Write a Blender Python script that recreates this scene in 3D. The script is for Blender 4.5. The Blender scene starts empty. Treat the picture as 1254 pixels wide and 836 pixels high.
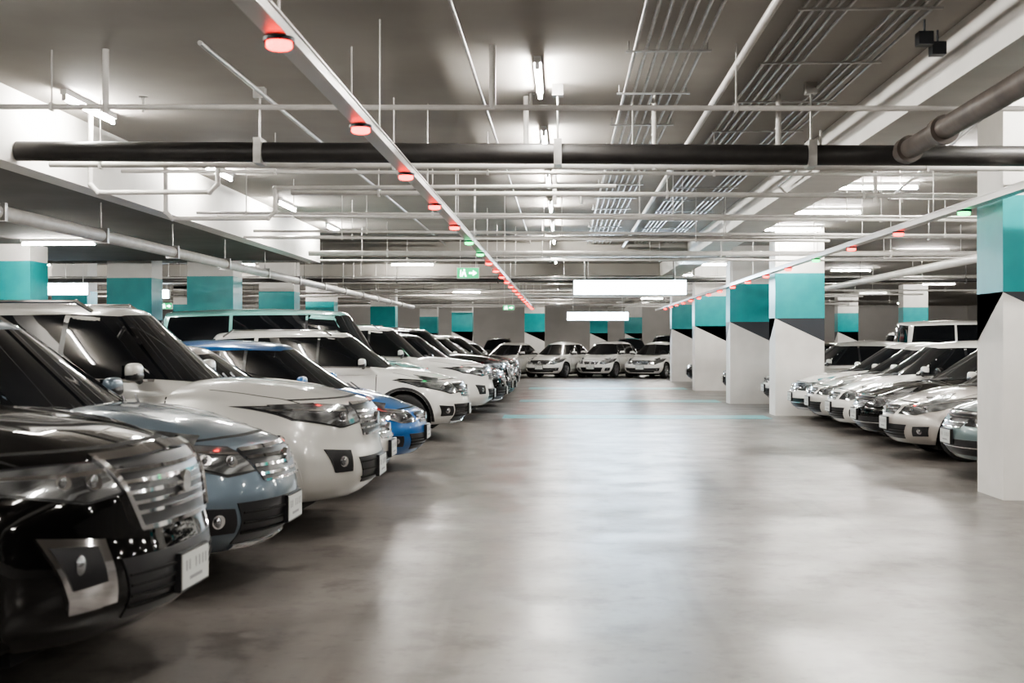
import bpy, bmesh, math, random
from mathutils import Vector, Matrix
from mathutils.bvhtree import BVHTree
random.seed(7)
scene=bpy.context.scene
COL=scene.collection
try: scene.view_settings.look='AgX - Medium High Contrast'
except Exception as e: print(e)

# ---------------------------------------------------------------- materials
def mat(name,color=(.8,.8,.8),rough=.5,metal=0.0,coat=0.0,emit=None,estr=0,spec=.5):
    m=bpy.data.materials.new(name); m.use_nodes=True
    b=m.node_tree.nodes['Principled BSDF']
    b.inputs['Base Color'].default_value=(*color,1)
    b.inputs['Roughness'].default_value=rough
    b.inputs['Metallic'].default_value=metal
    b.inputs['Coat Weight'].default_value=coat
    b.inputs['Coat Roughness'].default_value=.03
    b.inputs['Specular IOR Level'].default_value=spec
    if emit:
        b.inputs['Emission Color'].default_value=(*emit,1)
        b.inputs['Emission Strength'].default_value=estr
    return m
def noisy(m,c1,c2,scale=2.0,detail=6,r1=None,r2=None,rscale=None):
    nt=m.node_tree; b=nt.nodes['Principled BSDF']
    tc=nt.nodes.new('ShaderNodeTexCoord')
    n=nt.nodes.new('ShaderNodeTexNoise'); n.inputs['Scale'].default_value=scale; n.inputs['Detail'].default_value=detail
    nt.links.new(tc.outputs['Object'],n.inputs['Vector'])
    mx=nt.nodes.new('ShaderNodeMix'); mx.data_type='RGBA'
    m0=nt.nodes.new('ShaderNodeMapRange'); m0.interpolation_type='SMOOTHSTEP'
    m0.inputs['From Min'].default_value=.25; m0.inputs['From Max'].default_value=.75
    nt.links.new(n.outputs['Fac'],m0.inputs['Value']); nt.links.new(m0.outputs['Result'],mx.inputs[0])
    mx.inputs[6].default_value=(*c1,1); mx.inputs[7].default_value=(*c2,1)
    nt.links.new(mx.outputs[2],b.inputs['Base Color'])
    if r1 is not None:
        n2=nt.nodes.new('ShaderNodeTexNoise'); n2.inputs['Scale'].default_value=rscale or scale*2.3; n2.inputs['Detail'].default_value=6; n2.inputs['Roughness'].default_value=.6
        nt.links.new(tc.outputs['Object'],n2.inputs['Vector'])
        mr=nt.nodes.new('ShaderNodeMapRange'); mr.inputs['From Min'].default_value=.38; mr.inputs['From Max'].default_value=.66
        mr.inputs['To Min'].default_value=r1; mr.inputs['To Max'].default_value=r2
        nt.links.new(n2.outputs['Fac'],mr.inputs['Value']); nt.links.new(mr.outputs['Result'],b.inputs['Roughness'])
    return m

M_floor=noisy(mat('polished_concrete',rough=.3,spec=.9),(.115,.103,.094),(.205,.188,.174),1.1,8,.28,.41,1.3)
# worn stains and long tyre-wear streaks in the concrete
nt=M_floor.node_tree; b=nt.nodes['Principled BSDF']
src=b.inputs['Base Color'].links[0].from_socket
tc=nt.nodes.new('ShaderNodeTexCoord')
def stain(scale,sc,lo,hi,amt,det,src):
    mp=nt.nodes.new('ShaderNodeMapping'); mp.inputs['Scale'].default_value=sc
    n=nt.nodes.new('ShaderNodeTexNoise'); n.inputs['Scale'].default_value=scale; n.inputs['Detail'].default_value=det; n.inputs['Roughness'].default_value=.65
    mr=nt.nodes.new('ShaderNodeMapRange'); mr.interpolation_type='SMOOTHSTEP'
    mr.inputs['From Min'].default_value=lo; mr.inputs['From Max'].default_value=hi; mr.inputs['To Max'].default_value=amt
    mx=nt.nodes.new('ShaderNodeMix'); mx.data_type='RGBA'; mx.blend_type='MULTIPLY'; mx.inputs[7].default_value=(.26,.235,.22,1)
    nt.links.new(tc.outputs['Object'],mp.inputs['Vector']); nt.links.new(mp.outputs['Vector'],n.inputs['Vector'])
    nt.links.new(n.outputs['Fac'],mr.inputs['Value']); nt.links.new(mr.outputs['Result'],mx.inputs[0])
    nt.links.new(src,mx.inputs[6]); return mx.outputs[2]
src=stain(2.2,(1,1,1),.48,.66,.75,9,src)
src=stain(1.5,(1,.07,1),.52,.66,.50,4,src)
src=stain(11,(1,1,1),.54,.70,.45,5,src)
nt.links.new(src,b.inputs['Base Color'])

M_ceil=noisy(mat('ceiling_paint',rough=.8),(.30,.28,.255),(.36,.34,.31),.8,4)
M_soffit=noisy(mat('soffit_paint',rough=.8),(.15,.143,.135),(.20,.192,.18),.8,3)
M_wall=noisy(mat('grey_wall_paint',rough=.7),(.40,.38,.36),(.48,.46,.44),.5,3)
M_white=noisy(mat('white_wall_paint',rough=.55),(.73,.71,.68),(.80,.78,.75),2.5,3)
M_teal=noisy(mat('teal_paint',rough=.4),(.0,.27,.29),(.005,.32,.335),3,3)
M_blk=mat('dark_grey_paint',(.022,.026,.034),.45)
M_pipew=noisy(mat('white_pipe_paint',rough=.4),(.50,.48,.46),(.60,.58,.56),6,3)
M_piped=noisy(mat('dark_pipe_paint',rough=.45),(.014,.013,.013),(.024,.022,.021),6,3)
M_pipeb=noisy(mat('rusty_brown_pipe_paint',rough=.5),(.07,.058,.05),(.12,.10,.088),6,3)
M_galv=noisy(mat('galvanised_steel',rough=.35,metal=.8),(.36,.35,.34),(.50,.49,.47),8,3)
M_alu=mat('aluminium_channel',(.62,.6,.58),.35,.6)
M_tube=mat('fluorescent_tube',(1,1,1),.4,emit=(1,.97,.905),estr=450)
M_fix=mat('lamp_housing',(.75,.75,.74),.4)
M_box=mat('lightbox_face',(1,1,1),.4,emit=(.66,.84,1),estr=75)
M_red=mat('red_led',(.5,.0,.0),.3,emit=(1,.008,.004),estr=13)
M_grn=mat('green_led',(.0,.4,.1),.3,emit=(.01,1,.25),estr=7)
M_exit=mat('exit_green',(.0,.45,.2),.4,emit=(.0,.50,.15),estr=1.5)
M_exitw=mat('exit_white',(.9,1,.9),.4,emit=(.8,1,.9),estr=8)
M_line=noisy(mat('teal_floor_paint',rough=.32),(.05,.33,.38),(.14,.47,.50),3,5)

M_glass=mat('tinted_glass',(.006,.007,.009),.03,spec=.5)
M_plast=mat('black_plastic',(.010,.010,.012),.35)
M_chrome=mat('chrome',(.80,.80,.82),.08,1.0)
M_tire=mat('tyre_rubber',(.015,.015,.015),.7)
M_rim=mat('alloy_rim',(.5,.5,.52),.25,.85)
M_plate=mat('number_plate',(.60,.62,.60),.4)
M_pch=mat('number_plate_characters',(.28,.28,.29),.5)
M_well=mat('wheel_well',(.004,.004,.004),.9)
M_tail=mat('tail_lamp',(.35,.01,.01),.12,coat=1)
M_lens=mat('projector_lens',(.32,.33,.35),.05,.9,coat=1)
M_lamp=mat('headlamp',(.5,.5,.5),.10,.85,coat=1)
nt=M_lamp.node_tree; b=nt.nodes['Principled BSDF']
tc=nt.nodes.new('ShaderNodeTexCoord'); wv=nt.nodes.new('ShaderNodeTexNoise'); wv.inputs['Scale'].default_value=7; wv.inputs['Detail'].default_value=1
nt.links.new(tc.outputs['Object'],wv.inputs['Vector'])
cr=nt.nodes.new('ShaderNodeValToRGB'); cr.color_ramp.elements[0].color=(.13,.135,.145,1); cr.color_ramp.elements[1].color=(.50,.52,.54,1)
cr.color_ramp.elements[0].position=.38; cr.color_ramp.elements[1].position=.6
nt.links.new(wv.outputs['Fac'],cr.inputs['Fac']); nt.links.new(cr.outputs['Color'],b.inputs['Base Color'])

def paint(name,c,metal=.0,rough=.28,spec=.5):
    return mat(name,c,rough,metal,coat=1.0,spec=spec)
P={'black':paint('black_paint',(.002,.002,.0025),.0,.06,.1),
   'bluegrey':paint('blue_grey_metallic',(.13,.17,.21),.5,.3),
   'silver':paint('silver_metallic',(.58,.57,.54),.3,.32),
   'lsilver':paint('champagne_silver',(.52,.49,.46),.4,.32),
   'blue':paint('blue_metallic',(.005,.11,.34),.25),
   'white':paint('white_car_paint',(.78,.765,.735),0,.3),
   'green':paint('grey_green_metallic',(.20,.26,.27),.5,.3),
   'teal':paint('turquoise_paint',(.20,.48,.44),.1),
   'dark':paint('charcoal_metallic',(.012,.0125,.015),.2,.2,.3)}

# ---------------------------------------------------------------- mesh builder
class MB:
    def __init__(s): s.v=[];s.f=[];s.m=[];s.sm=[]
    def add(s,vs,fs,mi,smooth=False):
        o=len(s.v); s.v+= [tuple(v) for v in vs]
        for k,f in enumerate(fs):
            s.f.append(tuple(o+i for i in f)); s.m.append(mi[k] if isinstance(mi,list) else mi); s.sm.append(smooth)
    def box(s,x0,x1,y0,y1,z0,z1,mi=0):
        vs=[(x0,y0,z0),(x1,y0,z0),(x1,y1,z0),(x0,y1,z0),(x0,y0,z1),(x1,y0,z1),(x1,y1,z1),(x0,y1,z1)]
        s.add(vs,[(3,2,1,0),(4,5,6,7),(0,1,5,4),(1,2,6,5),(2,3,7,6),(3,0,4,7)],mi)
    def cyl(s,a,b,r,mi=0,n=12,r2=None,cap=True):
        a=Vector(a);b=Vector(b);d=(b-a).normalized(); r2=r if r2 is None else r2
        u=d.orthogonal().normalized(); w=d.cross(u)
        vs=[];
        for p,rr in((a,r),(b,r2)):
            for i in range(n):
                t=2*math.pi*i/n; vs.append(p+(u*math.cos(t)+w*math.sin(t))*rr)
        s.add(vs,[(i,(i+1)%n,n+(i+1)%n,n+i) for i in range(n)],mi,True)
        if cap:
            s.add(vs,[tuple(range(n-1,-1,-1)),tuple(range(n,2*n))],mi)
    def pipe(s,pts,r,mi=0,n=12):
        for i in range(len(pts)-1): s.cyl(pts[i],pts[i+1],r,mi,n)
        for p in pts[1:-1]: s.sphere(p,(r*1.25,)*3,mi,8,6)
    def sphere(s,c,r,mi=0,nu=14,nv=9,e=1.0):
        vs=[];fs=[]
        P_=lambda v: math.copysign(abs(v)**e,v)
        for j in range(nv+1):
            p=math.pi*j/nv
            for i in range(nu):
                t=2*math.pi*i/nu
                sp=abs(math.sin(p))**e
                vs.append((c[0]+r[0]*sp*P_(math.cos(t)),c[1]+r[1]*sp*P_(math.sin(t)),c[2]+r[2]*P_(math.cos(p))))
        for j in range(nv):
            for i in range(nu):
                fs.append((j*nu+i,(j+1)*nu+i,(j+1)*nu+(i+1)%nu,j*nu+(i+1)%nu))
        s.add(vs,fs,mi,True)
    def mesh(s,name,mats,sharp=None):
        me=bpy.data.meshes.new(name); me.from_pydata(s.v,[],s.f)
        for m in mats: me.materials.append(m)
        me.polygons.foreach_set('material_index',s.m); me.polygons.foreach_set('use_smooth',s.sm)
        me.update()
        if sharp: me.set_sharp_from_angle(angle=math.radians(sharp))
        return me
    def obj(s,name,mats,sharp=None,loc=(0,0,0),rot=0):
        o=bpy.data.objects.new(name,s.mesh(name,mats,sharp)); COL.objects.link(o); o.location=loc; o.rotation_euler=(0,0,rot); return o
def inst(name,me,loc,rot=0,sc=None):
    o=bpy.data.objects.new(name,me); COL.objects.link(o); o.location=loc; o.rotation_euler=(0,0,rot)
    if sc: o.scale=sc
    return o

# ---------------------------------------------------------------- cars
def lin(p,x):
    if x<=p[0][0]: return p[0][1]
    for a,b in zip(p,p[1:]):
        if x<=b[0]: return a[1]+(b[1]-a[1])*(x-a[0])/(b[0]-a[0])
    return p[-1][1]
def sm(p,x,d=.06): return (lin(p,x-2*d)+2*lin(p,x-d)+3*lin(p,x)+2*lin(p,x+d)+lin(p,x+2*d))/9
def lattice(nx,ny,nz,fn,it):
    vs=[];ix={};fs=[]
    def V(i,j,k):
        if (i,j,k) not in ix: ix[(i,j,k)]=len(vs); vs.append(fn(i/nx,2*j/ny-1,k/nz))
        return ix[(i,j,k)]
    for i in range(nx):
        for j in range(ny):
            fs.append((V(i,j,nz),V(i+1,j,nz),V(i+1,j+1,nz),V(i,j+1,nz)))
            fs.append((V(i,j+1,0),V(i+1,j+1,0),V(i+1,j,0),V(i,j,0)))
        for k in range(nz):
            fs.append((V(i,ny,k),V(i,ny,k+1),V(i+1,ny,k+1),V(i+1,ny,k)))
            fs.append((V(i+1,0,k),V(i+1,0,k+1),V(i,0,k+1),V(i,0,k)))
    for j in range(ny):
        for k in range(nz):
            fs.append((V(nx,j,k),V(nx,j+1,k),V(nx,j+1,k+1),V(nx,j,k+1)))
            fs.append((V(0,j,k+1),V(0,j+1,k+1),V(0,j+1,k),V(0,j,k)))
    bm=bmesh.new()
    bv=[bm.verts.new(v) for v in vs]
    for f in fs: bm.faces.new([bv[i] for i in f])
    for _ in range(it): bmesh.ops.smooth_vert(bm,verts=bm.verts,factor=.5,use_axis_x=True,use_axis_y=True,use_axis_z=True)
    bm.normal_update()
    return bm
def patch(mb,bvh,proj,top,bot,mi,off=.008,nu=14,nv=5,skirt=.03):
    """surface-conforming panel; top/bot polylines in the 2-D projection plane"""
    def samp(pl,u):
        L=[0]
        for a,b in zip(pl,pl[1:]): L.append(L[-1]+math.dist(a,b))
        t=u*L[-1]
        for i in range(len(pl)-1):
            if t<=L[i+1]+1e-9:
                k=(t-L[i])/max(L[i+1]-L[i],1e-9); return (pl[i][0]+(pl[i+1][0]-pl[i][0])*k,pl[i][1]+(pl[i+1][1]-pl[i][1])*k)
        return pl[-1]
    G=[]
    D={'front':Vector((-1,0,0)),'rear':Vector((1,0,0)),'left':Vector((0,-1,0)),'right':Vector((0,1,0)),'top':Vector((0,0,-1))}[proj]
    for j in range(nv+1):
        row=[]
        for i in range(nu+1):
            a=samp(top,i/nu); b=samp(bot,i/nu); k=j/nv
            p=(a[0]+(b[0]-a[0])*k,a[1]+(b[1]-a[1])*k)
            if proj=='front': o=Vector((2,p[0],p[1]))
            elif proj=='rear': o=Vector((-8,p[0],p[1]))
            elif proj=='left': o=Vector((p[0],3,p[1]))
            elif proj=='right': o=Vector((p[0],-3,p[1]))
            else: o=Vector((p[0],p[1],4))
            h,n,_,_=bvh.ray_cast(o,D)
            if h is None:
                h,n,_,_=bvh.find_nearest(o+D*2.0)
            row.append((h,n))
        G.append(row)
    vs=[h+n*off for r in G for h,n in r]; base=len(vs)
    fs=[]
    W=nu+1
    for j in range(nv):
        for i in range(nu): fs.append((j*W+i,(j+1)*W+i,(j+1)*W+i+1,j*W+i+1))
    ring=[(0,i) for i in range(nu)]+[(j,nu) for j in range(nv)]+[(nv,i) for i in range(nu,0,-1)]+[(j,0) for j in range(nv,0,-1)]
    for (j,i) in ring:
        h,n=G[j][i]; vs.append(h+n*(off-skirt))
    R=len(ring)
    for k in range(R):
        a=ring[k];b=ring[(k+1)%R]
        fs.append((a[0]*W+a[1],b[0]*W+b[1],base+(k+1)%R,base+k))
    a,b,c=vs[fs[0][0]],vs[fs[0][1]],vs[fs[0][2]]
    if (b-a).cross(c-a).dot(G[0][0][1])<0: fs=[tuple(reversed(f)) for f in fs]
    mb.add(vs,fs,mi,True)
def strip(mb,bvh,proj,pts,w,mi,off=.003,n=24,skirt=.02):
    A=[];B=[]
    for i,p in enumerate(pts):
        q=pts[min(i+1,len(pts)-1)];o=pts[max(i-1,0)]
        dx,dy=q[0]-o[0],q[1]-o[1]; l=math.hypot(dx,dy) or 1
        A.append((p[0]-dy/l*w/2,p[1]+dx/l*w/2)); B.append((p[0]+dy/l*w/2,p[1]-dx/l*w/2))
    patch(mb,bvh,proj,A,B,mi,off,n,1,skirt)
def mir(pl): return [(-a,b) for a,b in pl]
# slots 0 paint 1 glass 2 plastic 3 chrome 4 lamp 5 tyre 6 rim 7 plate 8 well 9 tail 10 plate characters 11 lens
CARM=[None,M_glass,M_plast,M_chrome,M_lamp,M_tire,M_rim,M_plate,M_well,M_tail,M_pch,M_lens]
def wheel(mb,x,y,R,sd,spokes=6):
    prof=[(.64,-.1),(.72,-.11),(.9,-.112),(.975,-.095),(1,-.06),(1,.06),(.975,.095),(.9,.112),(.72,.11),(.67,.105)]
    prof2=[(.67,.105),(.64,.10),(.61,.07),(.60,-.04)]
    n=32
    def lathe(pr,mi):
        vs=[];fs=[]
        for (r,w) in pr:
            for i in range(n):
                t=2*math.pi*i/n; vs.append((x+R*r*math.cos(t),y+sd*w,R+R*r*math.sin(t)))
        for j in range(len(pr)-1):
            for i in range(n):
                f=(j*n+i,(j+1)*n+i,(j+1)*n+(i+1)%n,j*n+(i+1)%n)
                fs.append(f if sd<0 else tuple(reversed(f)))
        mb.add(vs,fs,mi,True)
    lathe(prof,5); lathe(prof2,6); lathe([(.60,-.03),(.02,-.03)],8)
    lathe([(.16,.05),(.15,.085),(.10,.095),(.005,.095)],6)
    for k in range(spokes):
        t=2*math.pi*k/spokes+.2
        for dt in(-.13,.13):
            c,s_=math.cos(t+dt*.3),math.sin(t+dt*.3); c2,s2=math.cos(t+dt),math.sin(t+dt)
            vs=[]
            for (r,cc,ss,w) in((.1,c,s_,.035),(.63,c2,s2,.028)):
                for (a,yy) in((-w,.05),(w,.05),(w*.7,.09),(-w*.7,.09)):
                    vs.append((x+R*r*cc-ss*a,y+sd*yy,R+R*r*ss+cc*a))
            mb.add(vs,[(0,1,5,4),(1,2,6,5),(2,3,7,6),(3,0,4,7)],6)
def make_car(name,S):
    L,W,H=S['L'],S['W'],S['H']; zb=S['zb']; top=S['top']; fp=S['front']; rp=S['rear']; R=S['R']
    xw1=-S['fo']; xw2=-S['fo']-S['wb']; pa=S.get('pa',.42); pp=S.get('pp',2.8)
    topx=[(-a,b) for a,b in reversed(top)]
    wz=S.get('wz',[(0,.90),(.12,.965),(.3,.99),(.55,1.0),(.78,.975),(.93,.93),(1,.88)])
    def body(s,t,r):
        x0=-L*(1-s)
        tz=sm(topx,x0,.05)
        at=abs(t)
        tz-= S.get('drop',.07)*at**3.2
        if x0>-S['wf']: tz+= .024*math.exp(-((at-.62)/.09)**2)*min(1,-x0*2)*min(1,max(0,(S['wf']+x0)*3))
        z=zb+r*(tz-zb)
        fo=sm(fp,z,.02)-pa*at**pp
        ro=-sm(rp,z,.02)+.22*at**3
        kf=max(0,1+x0/1.35)**1.6; kr=max(0,1-(x0+L)/1.0)**1.6
        x=x0+fo*kf+ro*kr
        wy=W/2*lin(wz,r)
        wy*=1-.05*max(0,1+x0/1.2)**2-.05*max(0,1-(x0+L)/.9)**2
        lo=max(0,1-abs(z-R*1.2)/(R*1.4))
        wy*=1+S.get('flare',.02)*lo*(math.exp(-((x0-xw1)/.42)**4)+math.exp(-((x0-xw2)/.42)**4))
        wy*=1-.014*math.exp(-((r-.42)/.12)**2)*(1-kf)
        return (x,t*wy,z)
    bm=lattice(110,36,20,body,2)
    bvh=BVHTree.FromBMesh(bm)
    for f in bm.faces: f.smooth=True
    me=bpy.data.meshes.new('tb'); bm.to_mesh(me); bm.free()
    for _ in range(9): me.materials.append(M_plast)
    ob=bpy.data.objects.new('tb',me); COL.objects.link(ob)
    cm=MB(); Ra=R*1.0+S.get('gap',.055)
    for xw in(xw1,xw2):
        for sd in(-1,1):
            cm.cyl((xw,sd*(W/2-.30),R),(xw,sd*(W/2+.3),R),Ra,8,36)
    cme=cm.mesh('tc',[M_plast]*9); co=bpy.data.objects.new('tc',cme); COL.objects.link(co)
    bmc=bmesh.new(); bmc.from_mesh(cme); bmesh.ops.remove_doubles(bmc,verts=bmc.verts,dist=1e-5); bmesh.ops.recalc_face_normals(bmc,faces=bmc.faces); bmc.to_mesh(cme); bmc.free()
    md=ob.modifiers.new('b','BOOLEAN'); md.operation='DIFFERENCE'; md.solver='EXACT'; md.object=co
    dg=bpy.context.evaluated_depsgraph_get(); dg.update()
    em=ob.evaluated_get(dg).to_mesh()
    mb=MB()
    mb.add([v.co[:] for v in em.vertices],[tuple(p.vertices) for p in em.polygons],[min(p.material_index,8) for p in em.polygons],True)
    bpy.data.objects.remove(ob); bpy.data.objects.remove(co)
    g=S['gh']; z0=g['z0']
    def gh(s,t,r):
        at=abs(t)
        xb=g['br']+(g['bf']-g['br'])*s; xt=g['tr']+(g['tf']-g['tr'])*s
        roof=H-.06*(2*s-1)**2-.085*at**2.6
        z=z0+r*(roof-z0)
        rr=r**.92
        x=xb+(xt-xb)*rr - (.20*at**2.4)*max(0,s*2-1)**2*(1-.45*r) + .12*at**2.4*max(0,1-2*s)**2
        hw=g['hb']+(g['ht']-g['hb'])*(r**1.25)
        hw*=1-.06*max(0,2*s-1)**3-.08*max(0,1-2*s)**3
        return (x,t*hw,z)
    gm=lattice(50,24,14,gh,2); gb=BVHTree.FromBMesh(gm)
    gm.verts.ensure_lookup_table()
    mb.add([v.co[:] for v in gm.verts],[tuple(v.index for v in f.verts) for f in gm.faces],0,True); gm.free()
    zt=H-S.get('gt',.135); zg=g.get('zg',z0+.12)
    def xA(z): k=(z-z0)/(H-z0); return g['bf']+(g['tf']-g['bf'])*k
    def xD(z): k=(z-z0)/(H-z0); return g['br']+(g['tr']-g['br'])*k
    def hwz(z): k=(z-z0)/(H-z0); return g['hb']+(g['ht']-g['hb'])*(k**1.25)
    ztw=H-.115
    patch(mb,gb,'front',[(-hwz(ztw)*.87,ztw-.045),(-hwz(ztw)*.5,ztw-.01),(0,ztw),(hwz(ztw)*.5,ztw-.01),(hwz(ztw)*.87,ztw-.045)],[(-hwz(zg)*.915,zg-.02),(-hwz(zg)*.5,zg-.05),(0,zg-.06),(hwz(zg)*.5,zg-.05),(hwz(zg)*.915,zg-.02)],1,.006,24,14,.02)
    patch(mb,gb,'rear',[(-hwz(ztw)*.80,ztw-.04),(0,ztw-.01),(hwz(ztw)*.80,ztw-.04)],[(-hwz(zg)*.84,zg+.04),(0,zg+.02),(hwz(zg)*.84,zg+.04)],1,.004,16,8,.02)
    for sd,pj in((1,'left'),(-1,'right')):
        B,C=S['B'],S['C']
        zgb=zg-.02
        win=[([(xA(zt)-.13,zt),(B+.02,zt+.012)],[(xA(zgb)-.24,zgb),(B+.02,zgb+.01)]),
             ([(B-.02,zt+.012),(max(C+.02,xD(zt)+.12),zt)],[(B-.02,zgb+.01),(C+.02,zgb+.025)])]
        if S.get('third'): win.append(([(C-.04,zt),(xD(zt)+.22,zt-.03)],[(C-.04,zgb+.025),(xD(zgb)+.20,zgb+.07)]))
        for a,bq in win:
            patch(mb,gb,pj,a,bq,1,.005,12,8,.02)
        patch(mb,gb,pj,[(B+.03,zt+.012),(B-.03,zt+.012)],[(B+.03,zgb+.01),(B-.03,zgb+.01)],2,.003,2,6,.02)
        strip(mb,gb,pj,[(xA(zgb)-.25,zgb-.012),(B,zgb-.002),(C+.0,zgb+.01)],.018,3 if S.get('chr') else 2,.012)
        sill=zb+.16
        for xx in(xA(zg)-.12,B,C-.05):
            zt_=lin(topx,xx)-.09
            if xx==xA(zg)-.12: pts=[(xx,zt_),(xx,sill)]
            elif xx==B: pts=[(xx,zt_),(xx,sill)]
            else: pts=[(xx,zt_),(xx-.03,.8*zt_),(max(xx,xw2+Ra+.08),sill+.1),(max(xx,xw2+Ra+.12),sill)] if xx<xw2+Ra+.1 else [(xx,zt_),(xx,sill)]
            strip(mb,bvh,pj,pts,.012,8,.0015)
        strip(mb,bvh,pj,[(xw1-Ra-.03,sill-.01),(xw2+Ra+.03,sill-.01)],.012,8,.002)
        hz=lin(topx,B)-.24
        for xx in(B+.16,C+.13): strip(mb,bvh,pj,[(xx-.10,hz),(xx+.08,hz)],.03,3 if S.get('chr') else 0,.035,6,.04)
        for xw in(xw1,xw2):
            ou=[];inn=[]
            for k in range(17):
                t=math.radians(-8+196*k/16)
                ou.append((xw+(Ra+.045)*math.cos(t),max(zb+.03,R+(Ra+.045)*math.sin(t)))); inn.append((xw+(Ra+.004)*math.cos(t),max(zb+.03,R+(Ra+.004)*math.sin(t))))
            patch(mb,bvh,pj,ou,inn,S.get('lip',0),.010,26,1,.03)
            wheel(mb,xw,sd*(W/2-.125),R,sd,S.get('spokes',6))
        if S.get('side'):
            tp,bt=S['side']; patch(mb,bvh,pj,tp,bt,4,.012,10,4,.03)
        mx=xA(zg)-.32; my=sd*(W/2+.03); mz=zg+.045
        mb.sphere((mx,my,mz),(.055,.11,.065),0,16,10,.66)
        mb.box(mx-.061,mx-.045,my-.09,my+.09,mz-.048,mz+.048,1)
        mb.sphere((mx+.002,my,mz-.03),(.056,.108,.042),2,16,8,.66)
        mb.cyl((mx,sd*(W/2-.09),mz-.075),(mx,my-sd*.03,mz-.04),.028,2,8)
    if S.get('rails'):
        for sd in(-1,1):
            y=sd*g['ht']*.90
            mb.pipe([(g['tf']-.15,y,H-.10),(g['tf']-.28,y,H-.02),(g['tr']+.35,y,H-.02),(g['tr']+.2,y,H-.12)],.016,3,8)
    hw=W/2*.80
    for sd in(-1,1):
        strip(mb,bvh,'top',[(-.30-.12,sd*hw*.93),(-.8,sd*hw),(-S['wf']+.05,sd*hw*1.02)],.010,8,.001)
        mb.cyl((g['bf']-.01,sd*.12,zg-.06),(xA(zg+.05)+.03,sd*.12+.5,zg-.005),.009,2,6)
    strip(mb,bvh,'front',S['hoodline'],.010,8,.001)
    for (tp,bt,mi,off,nu,nv) in S['fascia']:
        patch(mb,bvh,'front',tp,bt,mi,off,nu,nv)
    for (tp,bt,mi,off,nu,nv) in S['fasciam']:
        patch(mb,bvh,'front',tp,bt,mi,off,nu,nv); patch(mb,bvh,'front',mir(tp),mir(bt),mi,off,nu,nv)
        if mi==4:
            lo=[(a[0]*.72+b_[0]*.28,a[1]*.72+b_[1]*.28-.0) for a,b_ in zip(tp,bt)]
            strip(mb,bvh,'front',lo,.014,3,off+.004,14,.01); strip(mb,bvh,'front',mir(lo),.014,3,off+.004,14,.01)
    for (pts,w,mi,off) in S['bars']: strip(mb,bvh,'front',pts,w,mi,off,24,.03)
    for (pts,w,mi,off) in S['barsm']:
        strip(mb,bvh,'front',pts,w,mi,off,16,.03); strip(mb,bvh,'front',mir(pts),w,mi,off,16,.03)
    for (y,z,r,mi) in S['orbs']:
        for sd in(-1,1):
            h,n,_,_=bvh.ray_cast(Vector((2,sd*y,z)),Vector((-1,0,0)))
            if h: 
                mb.cyl(h+n*-.01,h+n*.017,r*1.12,3,18,r*1.05); mb.sphere(h+n*.014,(r*.4,r*.9,r*.9),11,16,9)
    pz=S['pz']
    h,n,_,_=bvh.ray_cast(Vector((2,0,pz)),Vector((-1,0,0)))
    mb.box(h.x-.01,h.x+.025,-.17,.17,pz-.075,pz+.075,7); mb.box(h.x-.01,h.x+.021,-.18,.18,pz-.085,pz+.085,2)
    for k,yy in enumerate((-.12,-.08,0.0,.045,.09,.13)): mb.box(h.x+.024,h.x+.026,yy-.007,yy+.007,pz-.0,pz+.045,10)
    mb.box(h.x+.024,h.x+.026,-.08,.08,pz-.045,pz-.03,10)
    if S.get('emb'):
        h,n,_,_=bvh.ray_cast(Vector((2,0,S['emb'])),Vector((-1,0,0)))
        mb.cyl(h,h+Vector((.032,0,0)),.05,3,18)
    rz=lin(topx,-L+.1)
    for sg in(1,-1):
        tp=[(sg*W*.30,rz-.10),(sg*W*.47,rz-.12)]; bt=[(sg*W*.32,rz-.30),(sg*W*.485,rz-.34)]
        patch(mb,bvh,'rear',tp,bt,9,.012,8,4)
    h,n,_,_=bvh.ray_cast(Vector((-8,0,rz-.3)),Vector((1,0,0)))
    mb.box(h.x-.02,h.x+.02,-.19,.19,rz-.37,rz-.21,7)
    patch(mb,bvh,'rear',[(-W*.44,zb+.22),(W*.44,zb+.22)],[(-W*.42,zb+.06),(W*.42,zb+.06)],2,.01,16,2)
    mb.box(-L+.5,-.5,-W*.36,W*.36,zb-.06,zb+.05,8)
    mb.cyl((xw1,-W/2+.25,R),(xw1,W/2-.25,R),.05,8,8); mb.cyl((xw2,-W/2+.25,R),(xw2,W/2-.25,R),.05,8,8)
    mats=list(CARM); mats[0]=P['white']
    return mb.mesh(name,mats,38)

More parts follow.
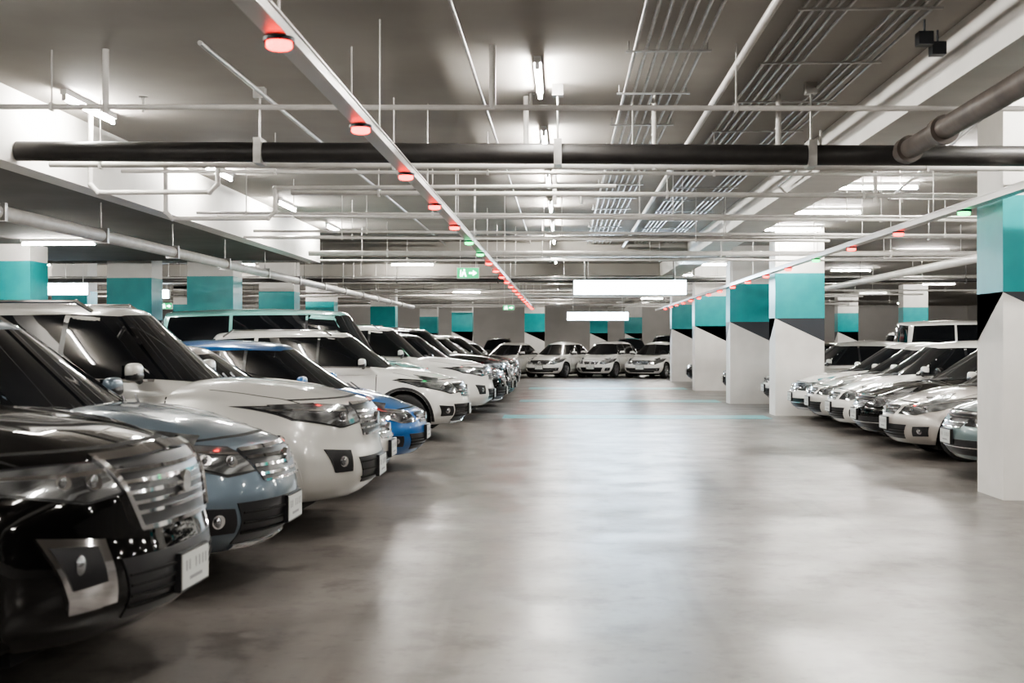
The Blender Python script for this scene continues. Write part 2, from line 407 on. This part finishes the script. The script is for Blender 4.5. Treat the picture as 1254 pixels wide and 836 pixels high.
def gb_(z0,z1,w0,w1,n,w=.012,mi=3,off=.018):
    return [([(-(w0+(w1-w0)*k/(n-1)),z0+(z1-z0)*k/(n-1)),((w0+(w1-w0)*k/(n-1)),z0+(z1-z0)*k/(n-1))],w,mi,off) for k in range(n)]
SUVA=dict(L=4.78,W=1.86,H=1.83,zb=.27,R=.38,fo=.93,wb=2.75,wf=1.25,pa=.40,pp=2.7,drop=.09,flare=.035,
 top=[(0,1.02),(.12,1.07),(.35,1.125),(.8,1.17),(1.25,1.21),(1.6,1.18),(4.3,1.17),(4.78,1.08)],
 front=[(.25,-.22),(.36,-.06),(.46,0),(.60,0),(.68,-.03),(.92,-.05),(1.02,-.10),(1.10,-.2)],
 rear=[(.25,-.1),(.4,0),(.65,0),(.72,-.06),(1.15,-.12)],
 gh=dict(bf=-1.20,tf=-2.02,tr=-4.38,br=-4.68,z0=1.05,hb=.87,ht=.65,zg=1.23),B=-2.35,C=-3.32,third=1,rails=1,chr=1,lip=0,spokes=6,
 hoodline=[(-.72,1.05),(-.45,1.055),(0,1.06),(.45,1.055),(.72,1.05)],
 fascia=[([(-.50,1.01),(.50,1.01)],[(-.40,.72),(.40,.72)],2,.006,20,5),
         ([(-.52,.62),(.52,.62)],[(-.46,.37),(.46,.37)],2,.006,20,5)],
 fasciam=[([(.49,1.01),(.66,1.005),(.87,.985)],[(.46,.875),(.62,.85),(.85,.91)],2,.006,14,5),
          ([(.51,1.0),(.66,.995),(.86,.975)],[(.475,.885),(.62,.86),(.84,.915)],4,.012,14,5),
          ([(.58,.71),(.79,.74)],[(.55,.46),(.71,.44)],3,.022,10,6),
          ([(.615,.685),(.765,.70)],[(.60,.55),(.715,.53)],2,.030,10,6)],
 side=([(-.42,.985),(-.66,.97)],[(-.42,.92),(-.60,.945)]),
 bars=[([(-.50,1.01),(0,1.03),(.50,1.01)],.022,3,.026)]+gb_(.96,.79,.475,.42,5,.014)+[([(-.40,.725),(.40,.725)],.02,3,.024)]+gb_(.55,.42,.49,.47,4,.010,8,.012),
 barsm=[([(.50,1.01),(.45,.86),(.40,.725)],.022,3,.028)],
 orbs=[(.57,.93,.034,4),(.66,.935,.03,4),(.68,.62,.05,4)],pz=.50,emb=.88)
SUVC=dict(SUVA); SUVC.update(
 fasciam=[([(.44,1.0),(.66,1.02),(.87,1.01)],[(.41,.87),(.62,.83),(.85,.90)],2,.006,14,5),
          ([(.455,.99),(.66,1.01),(.86,1.0)],[(.43,.88),(.62,.84),(.84,.91)],4,.012,14,5),
          ([(.58,.66),(.78,.68)],[(.58,.50),(.72,.50)],2,.014,10,6)],
 side=([(-.42,1.02),(-.74,1.015)],[(-.42,.91),(-.68,.99)]),
 bars=[([(-.44,1.0),(0,1.015),(.44,1.0)],.02,3,.026)]+gb_(.945,.82,.43,.40,4,.014)+[([(-.38,.77),(.38,.77)],.018,3,.022)]+gb_(.56,.44,.47,.45,3,.010,8,.012),
 fascia=[([(-.44,1.0),(.44,1.0)],[(-.38,.76),(.38,.76)],2,.006,20,5),
         ([(-.50,.60),(.50,.60)],[(-.42,.40),(.42,.40)],2,.006,20,5)],
 barsm=[],orbs=[(.58,.915,.038,4),(.66,.58,.04,4)],spokes=5)
SUVB=dict(L=4.6,W=1.83,H=1.69,zb=.24,R=.355,fo=.92,wb=2.65,wf=1.15,pa=.44,pp=2.4,drop=.09,flare=.03,
 top=[(0,.88),(.12,.94),(.35,1.01),(.8,1.07),(1.15,1.11),(1.6,1.09),(4.2,1.12),(4.6,1.05)],
 front=[(.22,-.2),(.34,-.06),(.44,0),(.58,0),(.66,-.02),(.80,-.06),(.90,-.14),(1.0,-.28)],
 rear=[(.25,-.1),(.4,0),(.65,0),(.72,-.06),(1.15,-.14)],
 gh=dict(bf=-1.02,tf=-1.92,tr=-3.95,br=-4.48,z0=.98,hb=.86,ht=.62,zg=1.135),B=-2.25,C=-3.2,third=1,rails=1,chr=1,lip=2,spokes=5,
 hoodline=[(-.66,.905),(-.4,.92),(0,.925),(.4,.92),(.66,.905)],
 fascia=[([(-.47,.84),(.47,.84)],[(-.38,.66),(.38,.66)],2,.006,20,5),
         ([(-.60,.55),(.60,.55)],[(-.52,.30),(.52,.30)],2,.006,20,5)],
 fasciam=[([(.49,.87),(.68,.90),(.87,.95)],[(.42,.72),(.62,.70),(.86,.81)],2,.005,14,5),
          ([(.505,.86),(.68,.89),(.865,.94)],[(.44,.73),(.62,.715),(.855,.82)],4,.012,14,5),
          ([(.62,.52),(.82,.54)],[(.58,.38),(.76,.38)],2,.015,10,6)],
 side=([(-.44,.93),(-.80,.99)],[(-.44,.815),(-.72,.955)]),
 bars=[([(-.47,.84),(0,.855),(.47,.84)],.018,3,.025)]+gb_(.80,.70,.455,.40,3,.016)+[([(-.38,.66),(.38,.66)],.014,3,.022)]+gb_(.49,.37,.56,.53,3,.010,8,.014)+[([(-.5,.285),(.5,.285)],.026,3,.02)],
 barsm=[],orbs=[(.56,.785,.036,4),(.67,.80,.036,4),(.70,.455,.04,4)],pz=.46,emb=.78)
SED=dict(L=4.42,W=1.72,H=1.47,zb=.19,R=.315,fo=.82,wb=2.58,wf=1.05,pa=.46,pp=2.4,drop=.08,flare=.02,
 top=[(0,.68),(.1,.74),(.3,.81),(.7,.88),(1.05,.93),(1.5,.93),(3.4,.97),(3.8,1.0),(4.3,.98),(4.42,.90)],
 front=[(.18,-.16),(.28,-.05),(.38,0),(.50,0),(.58,-.02),(.68,-.07),(.80,-.2)],
 rear=[(.2,-.1),(.35,0),(.6,0),(.68,-.05),(1.0,-.10)],
 gh=dict(bf=-.92,tf=-1.80,tr=-3.0,br=-3.90,z0=.84,hb=.80,ht=.56,zg=.975),B=-2.15,C=-3.02,lip=0,spokes=7,
 hoodline=[(-.60,.70),(-.35,.725),(0,.735),(.35,.725),(.60,.70)],
 fascia=[([(-.33,.665),(.33,.665)],[(-.27,.56),(.27,.56)],2,.006,20,4),
         ([(-.50,.44),(.50,.44)],[(-.40,.26),(.40,.26)],2,.006,20,5)],
 fasciam=[([(.40,.69),(.58,.735),(.80,.80)],[(.36,.57),(.58,.56),(.80,.67)],4,.012,14,5),
          ([(.58,.42),(.74,.43)],[(.54,.30),(.70,.31)],2,.012,10,5)],
 side=([(-.43,.78),(-.76,.84)],[(-.43,.67),(-.68,.80)]),
 bars=[([(-.33,.665),(.33,.665)],.014,3,.02)]+gb_(.635,.59,.31,.29,2,.010)+gb_(.38,.31,.47,.43,3,.009,8,.012),
 barsm=[],orbs=[(.49,.63,.034,4),(.60,.645,.038,4),(.64,.365,.032,4)],pz=.44,emb=.62)
SED2=dict(SED); SED2.update(L=4.58,W=1.77,H=1.49,spokes=5,chr=1,
 top=[(0,.72),(.1,.77),(.3,.83),(.7,.89),(1.10,.94),(1.5,.93),(3.4,.98),(3.9,1.02),(4.4,1.0),(4.58,.92)],
 gh=dict(bf=-1.0,tf=-1.92,tr=-3.15,br=-4.0,z0=.85,hb=.82,ht=.58,zg=.985),B=-2.25,C=-3.12,
 fascia=[([(-.42,.70),(.42,.70)],[(-.30,.55),(.30,.55)],2,.006,20,4),([(-.62,.42),(.62,.42)],[(-.52,.25),(.52,.25)],2,.006,20,5)],
 bars=[([(-.42,.70),(.42,.70)],.018,3,.02)]+gb_(.66,.60,.39,.35,2,.010)+[([(-.30,.55),(.30,.55)],.012,3,.018),([(-.58,.34),(.58,.34)],.010,3,.014)],emb=.64)
HAT=dict(SED); HAT.update(L=3.95,H=1.52,fo=.80,wb=2.46,top=[(0,.70),(.1,.76),(.3,.84),(.7,.92),(.98,.97),(1.5,.96),(3.6,1.02),(3.95,.95)],
 gh=dict(bf=-.82,tf=-1.68,tr=-3.30,br=-3.84,z0=.88,hb=.80,ht=.58,zg=1.0),B=-2.02,C=-2.9,third=1,spokes=5)
VAN=dict(SUVC); VAN.update(L=4.9,W=1.88,H=2.08,R=.34,fo=.75,wb=3.0,wf=.95,rails=0,
 gh=dict(bf=-.85,tf=-1.55,tr=-4.7,br=-4.83,z0=1.05,hb=.88,ht=.74,zg=1.24),B=-2.1,C=-3.4)
ME={k:make_car(n,d) for k,n,d in [('suvA','suv_mesh_a',SUVA),('suvC','suv_mesh_c',SUVC),('suvB','suv_mesh_b',SUVB),('sed','sedan_mesh',SED),('sed2','sedan_mesh_b',SED2),('hat','hatchback_mesh',HAT),('van','van_mesh',VAN)]}
NM={'suvA':'suv','suvB':'suv','suvC':'suv','sed':'sedan','sed2':'sedan','hat':'hatchback','van':'minivan'}
def car(t,color,x,y,rot=0,sc=None):
    o=inst(NM[t],ME[t],(x,y,0),math.radians(rot),sc)
    o.material_slots[0].link='OBJECT'; o.material_slots[0].material=P[color]
    return o
car('suvA','black',-1.66,5.40,-2)
car('suvB','bluegrey',-1.72,7.72,-1)
car('suvC','silver',-1.50,10.0,0)
car('sed2','lsilver',-1.72,12.25,0)
car('hat','blue',-1.62,14.5,0)
car('suvB','white',-1.48,19.2,0)
car('van','teal',-2.3,21.6,0)
car('suvC','white',-1.35,23.9,0)
for t,c,x,y in [('suvB','black',-1.22,26.3),('suvA','black',-1.2,28.6),('sed2','dark',-1.2,30.8),('suvB','silver',-1.3,33.0),('sed','black',-1.3,35.2),('sed2','white',-1.35,37.4),('suvB','dark',-1.4,39.6),('sed','silver',-1.5,41.8)]: car(t,c,x,y,0)
for t,c,x,y,r in [('sed','silver',-3.1,49.8,-115),('sed2','white',-1.0,50.2,-115),('hat','white',1.1,50.4,-115),('sed2','white',3.1,50.0,-115),('suvA','black',4.6,56.6,-100),('sed','dark',-5.3,50.0,-115),
                  ('suvB','dark',-3.5,64,-90),('sed','silver',.2,64,-90),('suvB','black',3.6,63.5,-90),('sed','white',6.2,64,-90),('suvA','dark',8.3,64,-90)]: car(t,c,x,y,r)
for t,c,x,y in [('sed2','green',4.32,14.0),('sed','lsilver',4.22,16.3),('sed2','black',4.30,18.3),('hat','white',4.35,20.3),('sed','silver',4.38,22.2),('sed2','white',4.40,23.98),
                ('hat','silver',4.6,28.4),('sed','black',4.6,32.5),('sed','dark',4.5,34.8),('sed','silver',4.3,40.5),('sed','black',4.3,43),('suvB','black',5.2,50)]:
    car(t,c,x,y,180)
for t,c,y in [('sed','silver',10),('suvB','white',12.6),('sed','black',15.2),('suvB','silver',17.8),('suvB','white',23.2),('sed','dark',28.6),('suvA','white',31.2),('sed','silver',36.5),('suvB','black',39.3),('suvB','white',45.2)]:
    car(t,c,-12.4,y,180)
for t,c,y in [('sed','white',19),('sed','dark',22),('hat','white',25),('sed','silver',27.6),('sed','white',30.4)]: car(t,c,14.6,y,0)
car('van','white',13.9,34,0); car('suvA','white',14.4,38,0); car('sed','dark',14.6,41,0); car('sed','white',14.4,44,0)

# ---------------------------------------------------------------- building
CH=3.8
X0,X1,Y0,Y1=-28,26,-8,80
def bx(name,m,x0,x1,y0,y1,z0,z1):
    mb=MB(); mb.box(x0,x1,y0,y1,z0,z1); return mb.obj(name,[m])
bx('floor',M_floor,X0,X1,Y0,Y1,-.2,0)
bx('ceiling',M_ceil,X0,X1,Y0,Y1,CH,CH+.2)
bx('wall_left',M_wall,X0-.2,X0,Y0,Y1,0,CH); bx('wall_right',M_wall,X1,X1+.2,Y0,Y1,0,CH)
bx('wall_back',M_wall,X0,X1,Y1,Y1+.2,0,CH); bx('wall_front',M_wall,X0,X1,Y0-.2,Y0,0,CH)
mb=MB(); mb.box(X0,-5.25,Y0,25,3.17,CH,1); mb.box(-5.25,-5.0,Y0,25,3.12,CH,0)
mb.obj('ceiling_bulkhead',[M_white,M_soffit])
bx('ceiling_beam',M_white,2.85,3.45,Y0,70,3.4,CH)
BEAMS=(28.2,36.3,45.0,56,66)
for y in BEAMS: bx('ceiling_beam',M_ceil,X0,2.84,y,y+.5,3.45,CH)
mb=MB(); mb.box(-1.2,4.05,23.9,25.0,0,.004); mb.box(-1.1,3.9,30.4,31.6,0,.004); mb.box(-1.1,3.9,38.5,40,0,.004)
mb.obj('floor_marking',[M_line])

def column_mesh(w,d):
    mb=MB(); mb.box(0,w,0,d,0,CH,0)
    e=.004
    mb.box(-e,w+e,-e,d+e,1.97,2.88,1)
    def poly(f,a,b):
        vs=[f(0,1.975),f(0,a),f(1,b),f(1,1.975)]
        mb.add(vs,[(0,1,2,3),(3,2,1,0)],2)
    e=.003; lo,hi=1.50,1.965
    poly(lambda u,z:(u*w,-e,z),hi,lo); poly(lambda u,z:(u*w,d+e,z),lo,hi); poly(lambda u,z:(-e,u*d,z),hi,lo); poly(lambda u,z:(w+e,u*d,z),lo,hi)
    return mb.mesh('column_mesh',[M_white,M_teal,M_blk])
CM=column_mesh(.98,.72)
COLS=[(4.15,11.75),(4.28,24.95),(4.0,29.6),(4.0,37.5),(4.05,46),
            (-7.95,25.6),(-9.9,26.2),(-10.1,20.6),(-8.4,33.5),(-8.9,42),(-7.6,48),(-5.3,58),(-1.9,60),(1.5,68.9),(3.5,70),
            (13.7,50),(13.3,60),(9.5,67),(-14,33),(-14.5,45),(-18,26),(17,36),(18,22),(-8,68),(22,50)]
for x,y in COLS: inst('column',CM,(x,y,0))

# ---------------------------------------------------------------- services
def pipe_obj(name,pts,r,m,n=12):
    mb=MB(); mb.pipe(pts,r,0,n); return mb.obj(name,[m])
def rail(x,z,y0,y1,leds):
    mb=MB()
    mb.box(x-.05,x+.05,y0,y1,z,z+.06,0); mb.box(x-.058,x+.058,y0,y1,z+.055,z+.066,0)
    y=y0+1.0
    while y<y1:
        mb.cyl((x,y,z+.05),(x,y,CH),.006,0,6); y+=3.1
    for ly,c in leds:
        mi=1 if c=='r' else 2
        mb.cyl((x,ly,z-.02),(x,ly,z),.072,3,20)
        mb.cyl((x,ly,z-.045),(x,ly,z-.02),.060,mi,20); mb.sphere((x,ly,z-.045),(.058,.058,.014),mi,18,6)
    mb.obj('parking_guidance_rail',[M_alu,M_red,M_grn,M_blk])
rail(-1.31,2.9,1.5,54,[(5.6+2.28*i,'g' if i in(5,6) else 'r') for i in range(21)])
rail(3.93,2.79,6,52,[(12.2+2.35*i,'g' if i in(0,3) else 'r') for i in range(16)])
mb=MB()
mb.cyl((-4.99,11.0,3.24),(9,11.0,3.08),.09,0,20)
for X in(-2.75,-.05,2.2,4.9):
    zz=3.24-(X+4.99)*.0114
    mb.cyl((X,11.0,zz+.05),(X,11.0,CH),.010,1,8); mb.box(X-.035,X+.035,10.89,11.11,zz-.11,zz+.12,1); mb.box(X-.05,X+.05,10.95,11.05,CH-.1,CH,1)
mb.obj('drainage_pipe',[M_piped,M_galv])
mb=MB(); mb.cyl((2.95,10.8,3.14),(2.95,-2,3.24),.085,0,20)
for y in(10.55,9.6): mb.cyl((2.95,y,3.14),(2.95,y+.12,3.14),.115,0,20)
mb.obj('drainage_pipe',[M_pipeb])
def cross(y,z,r,x0,x1,m=M_pipew,tilt=-.010,hang=True,name='sprinkler_pipe'):
    mb=MB()
    zz=lambda x:z+tilt*x
    mb.cyl((x0,y,zz(x0)),(x1,y,zz(x1)),r,0,10)
    x=x0+random.uniform(.4,2)
    while hang and x<x1:
        mb.cyl((x,y,zz(x)),(x,y,CH),.007,0,6); mb.box(x-.012,x+.012,y-r*1.3,y+r*1.3,zz(x)-r*1.4,zz(x)+r*1.4,0)
        x+=random.uniform(2.2,3.4)
    mb.obj(name,[m])
cross(9.5,3.31,.022,-4.95,8)
cross(11.5,3.14,.028,-4.9,9)
cross(13.4,3.34,.02,-4.9,9)
cross(14.3,3.22,.03,-3.2,9)
cross(15.2,3.07,.018,-4.6,10)
cross(16.3,3.14,.02,-2.4,10)
cross(17.2,3.25,.035,-4.9,10)
cross(18.6,3.05,.02,-4.9,4)
cross(19.2,3.2,.022,-4.9,10)
def free(y): return all(not(cy-.2<y<cy+.95) for cx,cy in COLS) and all(not(b-.15<y<b+.65) for b in BEAMS)
y=19.8
while y<62:
    if free(y):
        cross(y,random.choice([3.06,3.12,3.18,3.24,3.32]),random.choice([.02,.03,.04,.05]),-20 if y>25.5 else -4.9,random.choice([6,12,16]),random.choice([M_pipew,M_pipew,M_galv,M_galv,M_piped]),random.uniform(-.004,.002))
    y+=random.uniform(.7,1.5)
mb=MB()
for (yy,x0,z1,z2) in [(12.0,-4.7,3.24,2.98),(14.0,-4.6,3.27,2.92)]:
    mb.pipe([(x0,yy,CH),(x0,yy,z2+.08),(x0+.08,yy,z2),(x0+1.2,yy,z2),(x0+1.28,yy+.0,z2+.08),(x0+1.28,yy,z1),(x0+5.2,yy,z1)],.025,0,10)
mb.obj('sprinkler_pipe',[M_pipew])
mb=MB()
for X,yv,z0 in [(-.55,9.5,3.3),(-.35,11.5,3.15),(.85,11.5,3.1),(-3.6,9.5,3.3),(2.0,11.5,3.1),(-.1,14.3,3.1),(3.6,14.3,3.1)]:
    mb.cyl((X,yv,z0),(X,yv,CH),.026,0,10)
    mb.cyl((X+.3,yv,z0),(X+.3,yv,z0+.12),.012,0,8); mb.cyl((X+.3,yv,z0+.12),(X+.3,yv,z0+.125),.035,0,10)
mb.obj('sprinkler_dropper',[M_pipew])
mb=MB()
for i in range(7): mb.cyl((.55+i*.085,1,CH-.06),(.55+i*.085,28.1,CH-.06),.014,0,8)
for i in range(5): mb.cyl((1.62+i*.075,1,CH-.05),(1.62+i*.075,28.1,CH-.05),.013,0,8)
for i in range(4): mb.cyl((2.25+i*.08,1,CH-.05),(2.25+i*.08,28.1,CH-.05),.012,0,8)
y=3
while y<28:
    mb.box(.48,1.13,y,y+.04,CH-.085,CH-.072,0); mb.cyl((.5,y+.02,CH-.08),(.5,y+.02,CH),.006,0,6); mb.cyl((1.1,y+.02,CH-.08),(1.1,y+.02,CH),.006,0,6)
    mb.box(1.58,2.54,y+.5,y+.53,CH-.075,CH-.062,0); y+=1.6
mb.obj('conduit_bundle',[M_galv])
pipe_obj('sprinkler_pipe',[(1.35,1,3.65),(1.35,28.1,3.65)],.03,M_pipew)
pipe_obj('conduit_pipe',[(-2.7,9,3.72),(-2.7,28.1,3.72)],.02,M_galv,8)
pipe_obj('conduit_pipe',[(-.75,2,3.76),(-.75,28.1,3.76)],.014,M_galv,8)
pipe_obj('water_pipe',[(-5.55,-3,2.77),(-5.55,45,2.77)],.075,M_pipew,18)
pipe_obj('water_pipe',[(-6.4,-3,2.95),(-6.4,45,2.95)],.04,M_pipew,14)
mb=MB()
for i in range(16): 
    yy=1+i*2.7
    for X in(-5.55,): mb.cyl((X,yy,2.77),(X,yy,3.17 if yy<25 else CH),.009,0,6); mb.box(X-.09,X+.09,yy-.03,yy+.03,2.68,2.86,0)
mb.obj('pipe_hanger',[M_galv])
pipe_obj('water_pipe',[(6.2,14,2.75),(6.2,60,2.75)],.07,M_pipew,16)
pipe_obj('conduit_pipe',[(3.6,10,3.5),(4.2,16,3.34),(8,16.2,3.34)],.016,M_galv,8)
pipe_obj('conduit_pipe',[(2.7,13,3.72),(2.7,13,3.5),(2.7,15.5,3.45),(2.8,15.5,3.35)],.014,M_galv,8)
mb=MB()
for X,yy in[(2.5,8.6),(2.68,8.9),(2.7,13.8)]:
    mb.cyl((X,yy,CH-.07),(X,yy,3.62),.008,0,6); mb.box(X-.05,X+.05,yy-.05,yy+.05,3.55,3.64,0)
mb.obj('junction_box',[M_blk])

def lampmesh(along):
    mb=MB(); a=.6
    if along=='y':
        mb.box(-.03,.03,-a-.03,a+.03,-.05,0,0); mb.cyl((0,-a,-.085),(0,a,-.085),.018,1,6,cap=False)
        for e in(-a-.02,a): mb.box(-.018,.018,e,e+.02,-.105,-.04,0)
    else:
        mb.box(-a-.03,a+.03,-.03,.03,-.05,0,0); mb.cyl((-a,0,-.085),(a,0,-.085),.018,1,6,cap=False)
        for e in(-a-.02,a): mb.box(e,e+.02,-.018,.018,-.105,-.04,0)
    return mb.mesh('batten_'+along,[M_fix,M_tube])
LY=lampmesh('y'); LX=lampmesh('x')
for y in [-4,-.5,3,6.8,10.5,13.7,17,20.3,23.7,27.1,30.6,34,38.5,42.5,48,53,59,65,72]: inst('fluorescent_lamp',LY,(-.21,y,CH))
for y in [-3,3,7,11.6,16,20,24]: inst('fluorescent_lamp',LY,(-4.55,y,CH))
for y in [-3,1.5,6,10.2,14.6,17.6,21,24.2,30.6,35.2,41,47.8,55,63,73]:
    if y>25: inst('fluorescent_lamp',LX,(-4.35,y,CH))
    inst('fluorescent_lamp',LX,(4.5,y+.3,CH))
for y in [2,9,15,19.6]:
    inst('fluorescent_lamp',LX,(-8.2,y,3.17)); inst('fluorescent_lamp',LX,(-14,y+2,3.17))
for y in [29.5,35,40.5,49,61,73]:
    for X in(-9.5,-15.5,-21): inst('fluorescent_lamp',LX,(X,y,CH))
for y in [3,9,14,19,24.5,31,38.8,48,58,72]:
    for X in(9,14.5,20): inst('fluorescent_lamp',LX,(X,y,CH))

def lightbox(x,y,z,w,h,m=M_box,name='illuminated_sign',d=.12):
    mb=MB(); mb.box(-w/2,w/2,0,d,-h/2,h/2,0); mb.box(-w/2+.02,w/2-.02,-.006,0,-h/2+.02,h/2-.02,1)
    for sx in(-w*.4,w*.4): mb.cyl((sx,d/2,h/2),(sx,d/2,CH-z-.0),.01,0,6)
    return mb.obj(name,[M_fix,m],loc=(x,y,z))
lightbox(1.65,30.45,2.84,2.8,.38); lightbox(1.4,50,2.53,2.5,.34); lightbox(-13.0,31,2.85,1.6,.32)
lightbox(-12.5,37,2.95,.9,.28); lightbox(5.6,32,2.9,.5,.3,M_blk,'hanging_sign')
def exit_sign(x,y,z,w=.46,h=.23):
    mb=MB(); mb.box(-w/2,w/2,0,.06,-h/2,h/2,0); mb.box(-w/2+.012,w/2-.012,-.004,0,-h/2+.012,h/2-.012,1)
    e=-.006
    def q(pts): 
        vs=[(a*w,e,b*h) for a,b in pts]; mb.add(vs,[tuple(range(len(vs)))],2)
    q([(.05,-.08),(.25,-.08),(.25,.08),(.05,.08)]); q([(.22,-.25),(.40,0),(.22,.25)])
    q([(-.36,-.32),(-.33,.30),(-.29,.30),(-.32,-.32)]); q([(-.25,.12),(-.12,.12),(-.06,-.32),(-.12,-.32),(-.18,-.05),(-.25,-.32),(-.30,-.32)]); q([(-.2,.18),(-.13,.18),(-.13,.34),(-.2,.34)])
    for sx in(-w*.35,w*.35): mb.cyl((sx,.03,h/2),(sx,.03,CH-z),.006,0,6)
    mb.obj('exit_sign',[M_fix,M_exit,M_exitw],loc=(x,y,z))
exit_sign(-1.95,25,2.90); exit_sign(-1.7,38,2.55,.36,.16); exit_sign(-12.3,37.5,2.6,.36,.2)

# ---------------------------------------------------------------- camera, world
w=bpy.data.worlds.new('World'); scene.world=w; w.use_nodes=True
w.node_tree.nodes['Background'].inputs[0].default_value=(0,0,0,1); w.node_tree.nodes['Background'].inputs[1].default_value=0
cd=bpy.data.cameras.new('Camera'); cam=bpy.data.objects.new('Camera',cd); COL.objects.link(cam); scene.camera=cam
cd.sensor_width=36; cd.lens=43.06; cd.clip_end=300
cam.location=(0,0,1.5); cam.rotation_euler=(math.radians(90),math.radians(0),math.radians(2.4))
cd.dof.use_dof=True; cd.dof.focus_distance=17; cd.dof.aperture_fstop=3.2
